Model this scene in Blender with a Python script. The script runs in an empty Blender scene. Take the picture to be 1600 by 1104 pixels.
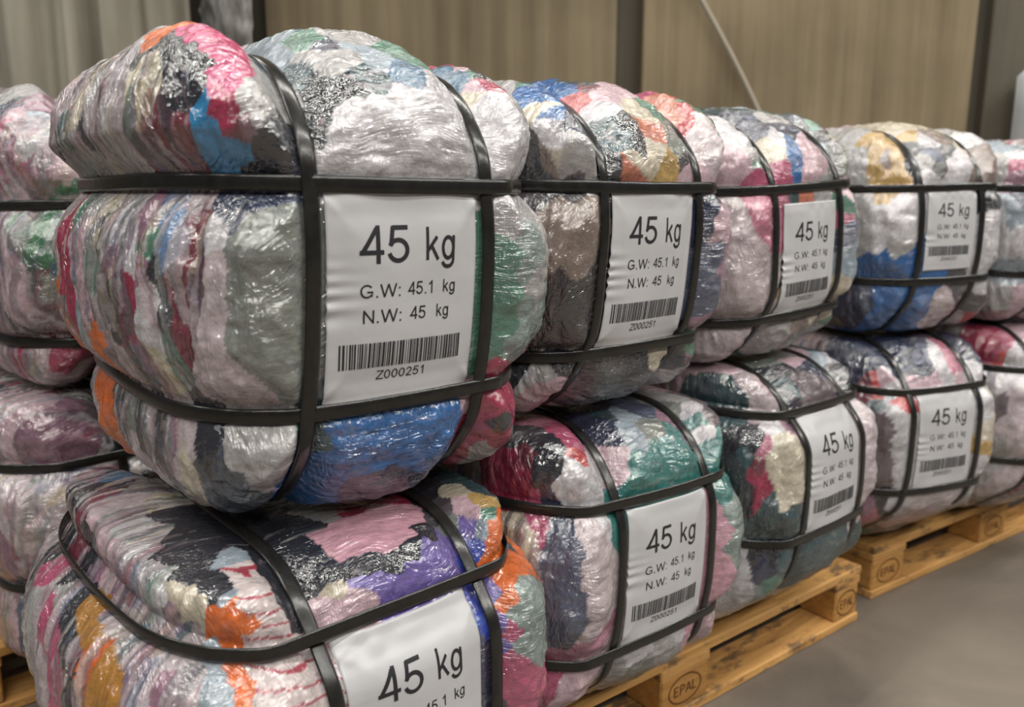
import bpy, bmesh, math, random
import numpy as np
from mathutils import Vector, Matrix, Euler
R = math.radians
S = bpy.context.scene
COL = S.collection

# ------------------------------------------------------------------ camera, world, lamps, exposure
cam_d = bpy.data.cameras.new('camera'); cam = bpy.data.objects.new('camera', cam_d); COL.objects.link(cam)
F_PX = 1303.5
cam_d.sensor_width = 36.0; cam_d.lens = F_PX * 36.0 / 1600.0
cam_d.clip_start = 0.02
cam.location = (-0.5187, -0.781, 1.0394)
cam.rotation_euler = (R(90 - 11.237), 0, R(-41.598))
cam_d.dof.use_dof = True; cam_d.dof.focus_distance = 1.06; cam_d.dof.aperture_fstop = 4.2
S.camera = cam
S.view_settings.view_transform = 'Standard'; S.view_settings.look = 'None'
S.view_settings.gamma = 1.0; S.view_settings.use_curve_mapping = False
S.view_settings.exposure = -0.58

W = bpy.data.worlds.new('World'); S.world = W; W.use_nodes = True
W.node_tree.nodes['Background'].inputs[0].default_value = (0.93, 0.96, 1.0, 1)
W.node_tree.nodes['Background'].inputs[1].default_value = 0.10

def area(name, loc, rot, sx, sy, power, colr=(1, 0.97, 0.9)):
    l = bpy.data.lights.new(name, 'AREA'); l.shape = 'RECTANGLE'; l.size = sx; l.size_y = sy
    l.energy = power; l.color = colr
    o = bpy.data.objects.new(name, l); o.location = loc; o.rotation_euler = rot; COL.objects.link(o); return o
# continuous rows of ceiling strip lamps, running along the stacks
for y, p in ((-3.6, 190), (-1.6, 140), (0.4, 105), (2.6, 85)):
    for x in (-2.5, 1.5, 5.5):
        area('ceiling_strip_light', (x, y, 3.9), (0, 0, 0), 3.6, 0.07, p * 0.93)

# ------------------------------------------------------------------ helpers
def lin(c):
    c = np.asarray(c, float) / 255.0
    return np.where(c <= 0.04045, c / 12.92, ((c + 0.055) / 1.055) ** 2.4)
def lin4(c): return tuple(lin(c)) + (1.0,)

def tag(o, label=None, cat=None, group=None, kind=None):
    if label: o['label'] = label
    if cat: o['category'] = cat
    if group: o['group'] = group
    if kind: o['kind'] = kind
    return o
def empty(name, loc=(0, 0, 0), rot=(0, 0, 0)):
    o = bpy.data.objects.new(name, None); o.empty_display_size = 0.05
    o.location = loc; o.rotation_euler = rot; COL.objects.link(o); return o
def mesh_obj(name, verts, faces, mat, parent=None, smooth=True):
    me = bpy.data.meshes.new(name)
    if isinstance(verts, np.ndarray) and isinstance(faces, np.ndarray):
        n = len(verts); m = len(faces); k = faces.shape[1]
        me.vertices.add(n); me.vertices.foreach_set('co', verts.astype(np.float32).ravel())
        me.loops.add(m * k); me.loops.foreach_set('vertex_index', faces.astype(np.int32).ravel())
        me.polygons.add(m); me.polygons.foreach_set('loop_start', np.arange(0, m * k, k, dtype=np.int32))
        me.update(calc_edges=True)
    else:
        me.from_pydata([tuple(v) for v in verts], [], [tuple(f) for f in faces]); me.update()
    me.validate()
    me.polygons.foreach_set('use_smooth', [smooth] * len(me.polygons))
    if mat: me.materials.append(mat)
    o = bpy.data.objects.new(name, me); COL.objects.link(o); o.parent = parent
    return o
def bm_obj(name, bm, mat, parent=None, smooth=False):
    me = bpy.data.meshes.new(name); bm.to_mesh(me); bm.free()
    me.polygons.foreach_set('use_smooth', [smooth] * len(me.polygons))
    me.materials.append(mat)
    o = bpy.data.objects.new(name, me); COL.objects.link(o); o.parent = parent
    return o

# ---- numpy noise
_T = np.random.RandomState(7).rand(64, 64, 64).astype(np.float32)
def vnoise(P, off=0.0):
    P = P + np.array([off * 1.37, off * 2.11, off * 0.73]) + 1000.0
    i = np.floor(P).astype(int); f = (P - i); f = f * f * f * (f * (f * 6 - 15) + 10); i &= 63; j = (i + 1) & 63
    x0, y0, z0 = i.T; x1, y1, z1 = j.T; fx, fy, fz = f.T
    a = _T[x0, y0, z0] * (1 - fx) + _T[x1, y0, z0] * fx
    b = _T[x0, y1, z0] * (1 - fx) + _T[x1, y1, z0] * fx
    c = _T[x0, y0, z1] * (1 - fx) + _T[x1, y0, z1] * fx
    d = _T[x0, y1, z1] * (1 - fx) + _T[x1, y1, z1] * fx
    return ((a * (1 - fy) + b * fy) * (1 - fz) + (c * (1 - fy) + d * fy) * fz) * 2 - 1
def fbm(P, off=0.0, octs=4):
    s = 0; a = 0.5
    for k in range(octs):
        s = s + a * vnoise(P * (2.03 ** k), off + 11.3 * k); a *= 0.55
    return s

# ------------------------------------------------------------------ materials
def new_mat(name):
    m = bpy.data.materials.new(name); m.use_nodes = True
    return m, m.node_tree.nodes, m.node_tree.links, m.node_tree.nodes['Principled BSDF']
def N(nodes, t, **kw):
    n = nodes.new(t)
    for k, v in kw.items():
        if k.startswith('i_'):
            key = k[2:]
            n.inputs[int(key) if key.isdigit() else key].default_value = v
        else: setattr(n, k, v)
    return n
def math_(nodes, links, op, a, b=None, c=None):
    n = nodes.new('ShaderNodeMath'); n.operation = op
    for i, v in enumerate((a, b, c)):
        if v is None: continue
        if hasattr(v, 'links'): links.new(v, n.inputs[i])
        else: n.inputs[i].default_value = v
    return n.outputs[0]

def film_wrapped_material():
    m, n, l, p = new_mat('clothes_under_clear_film')
    at = N(n, 'ShaderNodeAttribute', attribute_name='Col')
    mk = N(n, 'ShaderNodeAttribute', attribute_name='Mask')
    sep = N(n, 'ShaderNodeSeparateColor'); l.new(mk.outputs['Color'], sep.inputs[0])
    tc = N(n, 'ShaderNodeTexCoord')
    # cloth weave / mottling
    nz = N(n, 'ShaderNodeTexNoise', i_Scale=95.0, i_Detail=5.0, i_Roughness=0.65); l.new(tc.outputs['Object'], nz.inputs['Vector'])
    mr = N(n, 'ShaderNodeMapRange', i_1=0.25, i_2=0.75, i_3=0.55, i_4=0.90); l.new(nz.outputs[0], mr.inputs[0])
    vm = N(n, 'ShaderNodeVectorMath', operation='SCALE'); l.new(at.outputs['Color'], vm.inputs[0]); l.new(mr.outputs[0], vm.inputs['Scale'])
    l.new(vm.outputs[0], p.inputs['Base Color'])
    p.inputs['Roughness'].default_value = 0.75
    p.inputs['Specular IOR Level'].default_value = 0.25
    # film wrinkles: lines along X on front and top, along Z on the ends
    def wr(scale, sc, det=3.0):
        mp = N(n, 'ShaderNodeMapping'); mp.inputs['Scale'].default_value = scale; l.new(warp.outputs[0], mp.inputs['Vector'])
        t = N(n, 'ShaderNodeTexNoise', i_Scale=sc, i_Detail=det, i_Roughness=0.6, i_Distortion=0.6); l.new(mp.outputs[0], t.inputs['Vector']); return t.outputs[0]
    wn = N(n, 'ShaderNodeTexNoise', i_Scale=7.0, i_Detail=1.0); l.new(tc.outputs['Object'], wn.inputs['Vector'])
    ws = N(n, 'ShaderNodeVectorMath', operation='SCALE'); ws.inputs['Scale'].default_value = 0.10; l.new(wn.outputs['Color'], ws.inputs[0])
    warp = N(n, 'ShaderNodeVectorMath', operation='ADD'); l.new(tc.outputs['Object'], warp.inputs[0]); l.new(ws.outputs[0], warp.inputs[1])
    wx = wr((9, 170, 170), 1.0, 2.0); wz = wr((100, 150, 22), 1.0, 2.0)
    px = wr((170, 40, 16), 1.0, 1.5); pz = wr((16, 40, 170), 1.0, 1.5)
    sn = N(n, 'ShaderNodeSeparateXYZ'); l.new(tc.outputs['Normal'], sn.inputs[0])
    ax = math_(n, l, 'ABSOLUTE', sn.outputs[0]); ax = math_(n, l, 'SMOOTH_MIN', math_(n, l, 'MULTIPLY', ax, 1.3), 1.0, 0.2)
    mix = N(n, 'ShaderNodeMix', data_type='FLOAT'); l.new(ax, mix.inputs[0]); l.new(wx, mix.inputs[2]); l.new(wz, mix.inputs[3])
    mx1 = N(n, 'ShaderNodeMix', data_type='FLOAT'); l.new(sep.outputs[0], mx1.inputs[0]); l.new(mix.outputs[0], mx1.inputs[2]); l.new(px, mx1.inputs[3])
    mx2 = N(n, 'ShaderNodeMix', data_type='FLOAT'); l.new(sep.outputs[1], mx2.inputs[0]); l.new(mx1.outputs[0], mx2.inputs[2]); l.new(pz, mx2.inputs[3])
    # tightness varies in patches
    tn = N(n, 'ShaderNodeTexNoise', i_Scale=13.0, i_Detail=2.0); l.new(tc.outputs['Object'], tn.inputs['Vector'])
    tm = N(n, 'ShaderNodeMapRange', i_1=0.35, i_2=0.65, i_3=0.15, i_4=1.0); l.new(tn.outputs[0], tm.inputs[0])
    b1 = N(n, 'ShaderNodeBump', i_Distance=0.0105); l.new(tm.outputs[0], b1.inputs['Strength']); l.new(mx2.outputs[0], b1.inputs['Height'])
    cr = N(n, 'ShaderNodeTexNoise', i_Scale=150.0, i_Detail=3.0); l.new(tc.outputs['Object'], cr.inputs['Vector'])
    b2 = N(n, 'ShaderNodeBump', i_Distance=0.0022, i_Strength=0.8); l.new(cr.outputs[0], b2.inputs['Height']); l.new(b1.outputs[0], b2.inputs['Normal'])
    l.new(b2.outputs[0], p.inputs['Coat Normal'])
    b3 = N(n, 'ShaderNodeBump', i_Distance=0.004, i_Strength=0.6); l.new(nz.outputs[0], b3.inputs['Height'])
    b4 = N(n, 'ShaderNodeBump', i_Distance=0.004, i_Strength=0.5); l.new(mx2.outputs[0], b4.inputs['Height']); l.new(b3.outputs[0], b4.inputs['Normal'])
    l.new(b4.outputs[0], p.inputs['Normal'])
    p.inputs['Coat Weight'].default_value = 1.0; p.inputs['Coat Roughness'].default_value = 0.085; p.inputs['Coat IOR'].default_value = 2.15
    return m
M_BODY = film_wrapped_material()

def strap_material():
    m, n, l, p = new_mat('black_polyester_strap')
    tc = N(n, 'ShaderNodeTexCoord')
    mp = N(n, 'ShaderNodeMapping'); mp.inputs['Scale'].default_value = (260, 260, 260); l.new(tc.outputs['Object'], mp.inputs[0])
    t = N(n, 'ShaderNodeTexNoise', i_Scale=0.25, i_Detail=4.0); l.new(mp.outputs[0], t.inputs['Vector'])
    cr = N(n, 'ShaderNodeValToRGB'); l.new(t.outputs[0], cr.inputs[0])
    cr.color_ramp.elements[0].color = (0.006, 0.006, 0.006, 1); cr.color_ramp.elements[1].color = (0.022, 0.021, 0.019, 1)
    l.new(cr.outputs[0], p.inputs['Base Color'])
    mr = N(n, 'ShaderNodeMapRange', i_3=0.16, i_4=0.30); l.new(t.outputs[0], mr.inputs[0]); l.new(mr.outputs[0], p.inputs['Roughness'])
    p.inputs['Specular IOR Level'].default_value = 0.5
    b = N(n, 'ShaderNodeBump', i_Distance=0.0006, i_Strength=0.4); l.new(t.outputs[0], b.inputs['Height']); l.new(b.outputs[0], p.inputs['Normal'])
    return m
M_STRAP = strap_material()

def paper_material():
    m, n, l, p = new_mat('white_label_paper')
    tc = N(n, 'ShaderNodeTexCoord')
    t = N(n, 'ShaderNodeTexNoise', i_Scale=16.0, i_Detail=3.0); l.new(tc.outputs['Object'], t.inputs['Vector'])
    cr = N(n, 'ShaderNodeValToRGB'); l.new(t.outputs[0], cr.inputs[0])
    cr.color_ramp.elements[0].color = lin4((172, 172, 176)); cr.color_ramp.elements[1].color = lin4((188, 187, 189))
    l.new(cr.outputs[0], p.inputs['Base Color']); p.inputs['Roughness'].default_value = 0.45
    b = N(n, 'ShaderNodeBump', i_Distance=0.006, i_Strength=0.35); l.new(t.outputs[0], b.inputs['Height']); l.new(b.outputs[0], p.inputs['Normal'])
    p.inputs['Coat Weight'].default_value = 0.5; p.inputs['Coat Roughness'].default_value = 0.3; l.new(b.outputs[0], p.inputs['Coat Normal'])
    return m
M_PAPER = paper_material()
def flat_mat(name, c, rough=0.6, spec=0.4):
    m, n, l, p = new_mat(name); p.inputs['Base Color'].default_value = lin4(c); p.inputs['Roughness'].default_value = rough
    p.inputs['Specular IOR Level'].default_value = spec; return m
M_INK = flat_mat('black_print', (38, 38, 42), 0.5)
M_BRAND = flat_mat('branded_wood_mark', (96, 58, 26), 0.8)

def wood_material(name, c0, c1, dirt):
    m, n, l, p = new_mat(name)
    tc = N(n, 'ShaderNodeTexCoord'); oi = N(n, 'ShaderNodeObjectInfo')
    ad = N(n, 'ShaderNodeVectorMath', operation='ADD'); l.new(tc.outputs['Object'], ad.inputs[0])
    cb = N(n, 'ShaderNodeCombineXYZ'); l.new(math_(n, l, 'MULTIPLY', oi.outputs['Random'], 37.0), cb.inputs[0]); l.new(math_(n, l, 'MULTIPLY', oi.outputs['Random'], 11.0), cb.inputs[1]); l.new(cb.outputs[0], ad.inputs[1])
    mp = N(n, 'ShaderNodeMapping'); mp.inputs['Scale'].default_value = (5, 60, 60); l.new(ad.outputs[0], mp.inputs[0])
    t = N(n, 'ShaderNodeTexNoise', i_Scale=1.0, i_Detail=5.0, i_Distortion=1.2); l.new(mp.outputs[0], t.inputs['Vector'])
    cr = N(n, 'ShaderNodeValToRGB'); l.new(t.outputs[0], cr.inputs[0])
    cr.color_ramp.elements[0].position = 0.3; cr.color_ramp.elements[0].color = lin4(c0)
    cr.color_ramp.elements[1].position = 0.7; cr.color_ramp.elements[1].color = lin4(c1)
    d = N(n, 'ShaderNodeTexNoise', i_Scale=9.0, i_Detail=5.0, i_Roughness=0.7); 
    mp2 = N(n, 'ShaderNodeMapping'); mp2.inputs['Scale'].default_value = (1, 2.2, 2.2); l.new(ad.outputs[0], mp2.inputs[0]); l.new(mp2.outputs[0], d.inputs['Vector'])
    dr = N(n, 'ShaderNodeMapRange', i_1=0.53, i_2=0.62, i_3=0.0, i_4=dirt); l.new(d.outputs[0], dr.inputs[0])
    mx = N(n, 'ShaderNodeMix', data_type='RGBA'); l.new(dr.outputs[0], mx.inputs[0]); l.new(cr.outputs[0], mx.inputs[6]); mx.inputs[7].default_value = lin4((70, 58, 50))
    l.new(mx.outputs[2], p.inputs['Base Color']); p.inputs['Roughness'].default_value = 0.7
    b = N(n, 'ShaderNodeBump', i_Distance=0.001, i_Strength=0.6); l.new(t.outputs[0], b.inputs['Height']); l.new(b.outputs[0], p.inputs['Normal'])
    return m
M_WOOD = wood_material('pallet_pine', (172, 124, 66), (210, 162, 98), 0.75)
M_BLOCK = wood_material('pallet_block_chipwood', (164, 116, 58), (196, 146, 80), 0.15)

# ------------------------------------------------------------------ bale
PAL = [(196, 190, 194), (176, 168, 172), (200, 176, 184), (150, 110, 124), (44, 46, 58), (58, 62, 78), (96, 92, 100), (128, 126, 128),
       (188, 182, 170), (70, 96, 104), (150, 56, 80), (206, 196, 200), (110, 80, 100), (170, 150, 120), (60, 110, 100), (86, 110, 150), (164, 140, 150), (216, 210, 212)]
PAL = np.array([lin(c) for c in PAL])

class Bale:
    def __init__(s, w, h, L, Rr, T, B, D, r, seed, lab=(-0.094, 0.091, -0.118, 0.118), bul=0.018, crease=0.03, step=0.004, label=True, taper=0.0, lift=(.02, .02), free_top=False, drop=(0, 0), sides=(True, True), side_lift=0.0, flat_mid=0.62, under=0.0):
        s.under = under
        s.flat_mid = flat_mid if label else 0.0
        s.side_lift = side_lift
        s.sides = sides
        s.lift, s.free_top, s.drop = lift, free_top, drop
        s.w, s.h, s.r, s.seed, s.lab, s.bul, s.cd, s.step, s.has_label = w, h, r, seed, lab, bul, crease, step, label
        s.a = (L + Rr) / 2; s.cx = (Rr - L) / 2; s.c = (T + B) / 2; s.cz = (T - B) / 2; s.b = D / 2; s.cy = D / 2
        s.L, s.R_, s.T_, s.B_ = L, Rr, T, B
        s.rv = np.minimum(np.array(r if isinstance(r, tuple) else (r, r * 1.25, r * 1.1)), np.array([s.a, s.b, s.c]) - 0.012); s.taper = taper
    def seg(s, x, half, lo, hi):
        e = 0.0105
        mid = np.clip(np.abs(x) / (half - e), 0, 1)
        inner = 1 - mid ** 3.6
        mh = max(0.03, (hi - half - e)) * 0.80; ml = max(0.03, (lo - half - e)) * 0.80
        th = np.clip(1 - (x - half - e) / mh, 0, 1); tl = np.clip(1 - (-x - half - e) / ml, 0, 1)
        out = np.where(x >= 0, 1 - th ** 2.3, 1 - tl ** 2.3)
        return np.where(np.abs(x) <= half, inner, out)
    def surf(s, q, rough=True):
        E = np.array([s.a, s.b, s.c]); C = np.array([s.cx, s.cy, s.cz])
        P = q * E; inner = np.clip(P, -(E - s.rv), E - s.rv); d = (P - inner) / s.rv; d = d / np.linalg.norm(d, axis=1)[:, None]
        X = inner + s.rv * d; n = d / s.rv; n = n / np.linalg.norm(n, axis=1)[:, None]
        m = 1 - np.clip(X / E, -1, 1) ** 2
        n2 = n * n
        bul = s.bul * (n2[:, 1] * m[:, 0] * m[:, 2] * 0.35 + n2[:, 0] * m[:, 1] * m[:, 2] * 1.6 + n2[:, 2] * m[:, 0] * m[:, 1])
        Lc = X + C
        hz = s.seg(Lc[:, 2], s.h / 2, s.B_, s.T_); hx = s.seg(Lc[:, 0], s.w / 2, s.L, s.R_)
        # the middle cell of the front, under the label, is drawn flat by the straps
        sm = lambda t: np.clip(t, 0, 1) ** 2 * (3 - 2 * np.clip(t, 0, 1))
        cell = sm((s.h / 2 - np.abs(Lc[:, 2])) / .035) * sm((s.w / 2 - np.abs(Lc[:, 0])) / .006) * (n[:, 1] < 0)
        cellz = sm((s.w / 2 - np.abs(Lc[:, 0])) / .035) * sm((s.h / 2 - np.abs(Lc[:, 2])) / .006) * (n[:, 1] < 0)
        hx = hx * (1 - s.flat_mid * cell); hz = hz * (1 - s.flat_mid * cellz)
        corner = 1 - np.abs(n).max(axis=1) ** 2
        wz = np.sqrt(np.clip(1 - n2[:, 2], 0, 1)); wx = np.sqrt(np.clip(1 - n2[:, 0], 0, 1))
        cz_ = s.cd * (1 - hz) * wz * (1 + 0.7 * corner); cx_ = s.cd * (1 - hx) * wx * (1 + 0.5 * corner)
        crease = np.maximum(cz_, cx_) + 0.35 * np.minimum(cz_, cx_)
        disp = bul - crease + 0.012
        if rough:
            flat = np.clip(np.minimum(1 - (1 - hz) * wz, 1 - (1 - hx) * wx) * 2.2, 0, 1)
            x0, x1, z0, z1 = s.lab
            inlab = ((Lc[:, 0] > x0 - .005) & (Lc[:, 0] < x1 + .005) & (Lc[:, 2] > z0 - .02) & (Lc[:, 2] < z1 + .005) & (n[:, 1] < -0.5)) if s.has_label else np.zeros(len(q), bool)
            big = fbm(Lc * 9.0, s.seed, 2) * 0.011
            side = n2[:, 0]
            Qs = Lc * np.array([14, 90, 14]); Qf = Lc * np.array([22, 60, 60])
            ridg = lambda v: 1 - 2 * np.abs(v)
            med = (1 - side) * fbm(Qf, s.seed + 3, 3) * 0.0045 + side * fbm(Qs, s.seed + 5, 3) * 0.0075 + fbm(Lc * 42, s.seed + 8, 3) * 0.005
            disp = disp + np.where(inlab, 0, flat * (big + med))
            disp = np.where(inlab, disp - 0.001, disp)
            s._flat = flat
        s._n = n; s._hz = (1 - hz) * wz; s._hx = (1 - hx) * wx
        P2 = Lc + n * disp[:, None]
        ub = np.clip((-P2[:, 2] - s.h / 2 + .01) / (s.B_ - s.h / 2), 0, 1)
        P2[:, 1] += s.under * ub ** 1.4 * np.clip(1 - P2[:, 1] / (1.2 * s.b), 0, 1)
        P2[:, 2] += s.under * 0.35 * ub ** 1.5 * np.clip(1 - P2[:, 1] / .16, 0, 1) * np.clip(-n[:, 2], 0, 1)
        up = np.clip(n[:, 2], 0, 1) ** 1; lobe = np.clip((np.abs(Lc[:, 0]) - s.w / 2) / 0.05, 0, 1); lobe = lobe * lobe * (3 - 2 * lobe)
        P2[:, 2] += up * lobe * np.where(Lc[:, 0] < 0, s.lift[0], s.lift[1])
        dn = np.clip(-n[:, 2], 0, 1); P2[:, 2] -= dn * lobe * np.where(Lc[:, 0] < 0, s.drop[0], s.drop[1])
        P2[:, 0] -= s.side_lift * np.clip(-n[:, 0], 0, 1) * np.clip((P2[:, 2] - s.h / 2) / .05, 0, 1)
        # flattened where a neighbour or the pallet presses against it
        def press(v, lim, d=.022): return np.where(v > lim - d, lim - d + d * (1 - np.exp(-np.clip(v - lim + d, 0, 1) / d)), v)
        P2[:, 2] = -press(-P2[:, 2], s.B_)
        if not s.free_top: P2[:, 2] = press(P2[:, 2], s.T_)
        if s.sides[1]: P2[:, 0] = press(P2[:, 0], s.R_ + .004)
        if s.sides[0]: P2[:, 0] = -press(-P2[:, 0], s.L + .004)
        P2[:, 1] += -s.taper * P2[:, 2] * np.clip(1 - P2[:, 1] / (2 * s.b), 0, 1)
        return P2
    def grid(s):
        st = s.step
        def ax(n): return np.linspace(-1, 1, n)
        nx = int(2 * s.a / st); nz = int(2 * s.c / st)
        # finer toward the front
        ny = int(2 * s.b / st * 0.75); t = np.linspace(0, 1, ny); y = -1 + 2 * (0.65 * t + 0.35 * t ** 2.0)
        x = ax(nx); z = ax(nz); A = [x, y, z]
        vs = []; fs = []; off = 0
        for axis in range(3):
            for sg in (-1, 1):
                u, v = [k for k in range(3) if k != axis]
                U, V = np.meshgrid(A[u], A[v], indexing='ij'); q = np.empty((U.size, 3)); q[:, axis] = sg; q[:, u] = U.ravel(); q[:, v] = V.ravel()
                nu, nv = U.shape; idx = np.arange(nu * nv).reshape(nu, nv) + off
                f = np.stack([idx[:-1, :-1], idx[1:, :-1], idx[1:, 1:], idx[:-1, 1:]], -1).reshape(-1, 4)
                flip = (sg == -1) ^ (axis == 1)
                if flip: f = f[:, ::-1]
                vs.append(q); fs.append(f); off += nu * nv
        q = np.concatenate(vs); f = np.concatenate(fs)
        key = np.round(q * 1e6).astype(np.int64); key = (key[:, 0] + 2000000) * 4000037 ** 1 * 5 + (key[:, 1] + 2000000) * 4000037 // 1 * 7919 + key[:, 2]
        _, first, inv = np.unique(key, return_index=True, return_inverse=True)
        return q[first], inv[f]
    def colours(s, P, n, seeds):
        rs = np.random.RandomState(int(s.seed * 13) + 5)
        side = np.clip(n[:, 0] ** 2 * 1.4, 0, 1)
        off = s.seed * 3.1
        # random layered clothes: thin along Y, broad across X and Z
        wv = np.stack([fbm(P * 11, off + 1, 3), fbm(P * 11, off + 2, 3), fbm(P * 11, off + 4, 3)], 1)
        pal = PAL if getattr(s, 'palette', None) is None else s.palette
        def layer(fy, fx, fz, wob, o):
            u = (P[:, 1] + wv[:, 1] * wob) * fy; k = np.floor(u).astype(int); fr = u - k
            def pick(kk):
                z = vnoise(np.stack([P[:, 0] * fx, kk * 7.31, P[:, 2] * fz + kk * 3.7], 1), o) * 0.5 + 0.5
                return pal[((z * 4.0).astype(int) * 7 + kk * 13 + rs_off) % len(pal)]
            t = np.clip((fr - 0.72) / 0.28, 0, 1)[:, None]
            return pick(k) * (1 - t) + pick(k + 1) * t
        rs_off = int(s.seed) * 5
        streak = 0.5 * layer(62, 6, 6, 0.030, off) + 0.5 * layer(200, 10, 10, 0.030, off + 9)
        # broad random patches
        bk = np.floor((fbm((P + wv * 0.03) * np.array([9, 20, 10]), off + 20, 2) + 1) * 14).astype(int) % 29
        broad = pal[rs.randint(0, len(pal), 29)][bk]
        col = np.where((side > 0.35)[:, None], streak, broad)
        if seeds:
            sp = np.array([t[:3] for t in seeds]); sc = np.array([lin(t[3]) for t in seeds]); sm = np.array([t[4] for t in seeds])
            fine = np.stack([fbm(P * 70, off + 31, 3), 0 * P[:, 0], fbm(P * 70, off + 33, 3)], 1)
            Q = P + wv * 0.017 + fine * 0.0045
            best = np.full(len(P), 9.0); bi = np.zeros(len(P), int)
            for i in range(len(sp)):
                d = Q - sp[i]; d2 = d * d
                m = (d2[:, 0] + d2[:, 1] + d2[:, 2] * (1 - 0.72 * side))
                u = m < best; best[u] = m[u]; bi[u] = i
            base = sc[bi]; mode = sm[bi]
            pr = vnoise(np.stack([P[:, 0] * 8, (P[:, 1] + wv[:, 1] * 0.02) * 120, P[:, 2] * 8], 1), off + 50) * 0.5 + 0.5
            usestk = (mode == 1) & (pr > 0.47)
            tint = np.where(usestk[:, None], 0.75 * streak + 0.25 * base, base)
            mot = (1 - side) * fbm((P + wv * 0.02) * np.array([14, 110, 110]), off + 60, 3) + side * fbm((P + wv * 0.02) * np.array([80, 110, 18]), off + 61, 3)
            line = np.abs(((P[:, 2] + 0.012 * wv[:, 2] + 0.25 * P[:, 0]) / 0.0135) % 1 - 0.5)
            tint = np.where(((mode == 2) & (line < 0.085))[:, None], lin((176, 66, 84)), tint)
            tint = tint * (1 + 0.42 * mot)[:, None]
            tint = np.where((mot > 0.33)[:, None], 0.72 * tint + 0.28 * streak, tint)
            col = np.where((best < getattr(s, 'reach', 0.09) ** 2)[:, None], tint, col)
        return np.clip(col, 0, 1)
    def build(s, root, seeds):
        q, f = s.grid(); P = s.surf(q); n = s._n
        body = mesh_obj('wrapped_clothes', P, f, M_BODY, root)
        c = np.ones((len(P), 4), np.float32); c[:, :3] = s.colours(P, n, seeds)
        at = body.data.color_attributes.new('Col', 'FLOAT_COLOR', 'POINT'); at.data.foreach_set('color', c.ravel())
        k = np.zeros((len(P), 4), np.float32); k[:, 3] = 1
        k[:, 0] = np.clip(s._hz * 1.5 - 0.35, 0, 0.85); k[:, 1] = np.clip(s._hx * 1.5 - 0.35, 0, 0.85) * 0.7
        at = body.data.color_attributes.new('Mask', 'FLOAT_COLOR', 'POINT'); at.data.foreach_set('color', k.ravel())
        s.straps(root)
        if s.has_label: s.label(root)
        return body
    def loop(s, axis, val):
        # cross-section hull of the body in the strap plane
        t = np.linspace(-1, 1, 160, endpoint=False); o = np.ones_like(t)
        ring = np.concatenate([np.stack([t, -o], 1), np.stack([o, t], 1), np.stack([-t, o], 1), np.stack([-o, -t], 1)])
        pts = []
        for dv in (-0.008, 0.0, 0.008):
            q = np.empty((len(ring), 3))
            if axis == 0: q[:, 0] = (val + dv - s.cx) / s.a; q[:, 1] = ring[:, 0]; q[:, 2] = ring[:, 1]; keep = (1, 2)
            else: q[:, 2] = (val + dv - s.cz) / s.c; q[:, 0] = ring[:, 0]; q[:, 1] = ring[:, 1]; keep = (0, 1)
            for _ in range(5):
                E_ = s.surf(q, False)
                if axis == 0: q[:, 0] = np.clip(q[:, 0] + (val + dv - E_[:, 0]) / s.a, -1, 1)
                else: q[:, 2] = np.clip(q[:, 2] + (val + dv - E_[:, 2]) / s.c, -1, 1)
            pts.append(s.surf(q, False)[:, keep])
        p = np.concatenate(pts); p = p[np.lexsort((p[:, 1], p[:, 0]))]
        def half(pp):
            h = []
            for a in pp:
                while len(h) >= 2 and (h[-1][0] - h[-2][0]) * (a[1] - h[-2][1]) - (h[-1][1] - h[-2][1]) * (a[0] - h[-2][0]) <= 0: h.pop()
                h.append(a)
            return h
        hull = np.array(half(list(p))[:-1] + half(list(p[::-1]))[:-1])
        d = np.linalg.norm(np.roll(hull, -1, 0) - hull, axis=1); cum = np.concatenate([[0], np.cumsum(d)])
        M_ = 260; u = np.linspace(0, cum[-1], M_, endpoint=False); H = np.vstack([hull, hull[:1]])
        r = np.stack([np.interp(u, cum, H[:, 0]), np.interp(u, cum, H[:, 1])], 1)
        for _ in range(4): r = (np.roll(r, 1, 0) + 2 * r + np.roll(r, -1, 0)) / 4
        return r
    def straps(s, root):
        hw = 0.0086 * getattr(s, 'sw', 1.0); th = 0.0011
        for axis, val, lift in ((0, -s.w / 2, 0.0050), (0, s.w / 2, 0.0050), (2, s.h / 2, 0.0030), (2, -s.h / 2, 0.0030)):
            r = s.loop(axis, val)
            tn = np.roll(r, -1, 0) - np.roll(r, 1, 0); tn /= np.linalg.norm(tn, axis=1)[:, None]; nn = np.stack([tn[:, 1], -tn[:, 0]], 1)
            wob = 0.0016 * np.sin(np.linspace(0, 2 * np.pi, len(r), endpoint=False) * 3 + s.seed + val * 40)
            V = []
            for (dw, dn) in ((-hw, lift), (-hw * .6, lift + th), (hw * .6, lift + th), (hw, lift), (hw, lift - th), (-hw, lift - th)):
                c = r + nn * dn
                if axis == 0: V.append(np.stack([val + dw + wob, c[:, 0], c[:, 1]], 1))
                else: V.append(np.stack([c[:, 0], c[:, 1], val + dw + wob], 1))
            V = np.stack(V, 1); m, k = V.shape[:2]; F = []
            for i in range(m):
                for j in range(k):
                    F.append((i * k + j, ((i + 1) % m) * k + j, ((i + 1) % m) * k + (j + 1) % k, i * k + (j + 1) % k))
            o = mesh_obj('strap', V.reshape(-1, 3), F, M_STRAP, root)
            bm = bmesh.new(); bm.from_mesh(o.data); bmesh.ops.recalc_face_normals(bm, faces=bm.faces); bm.to_mesh(o.data); bm.free()
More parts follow.
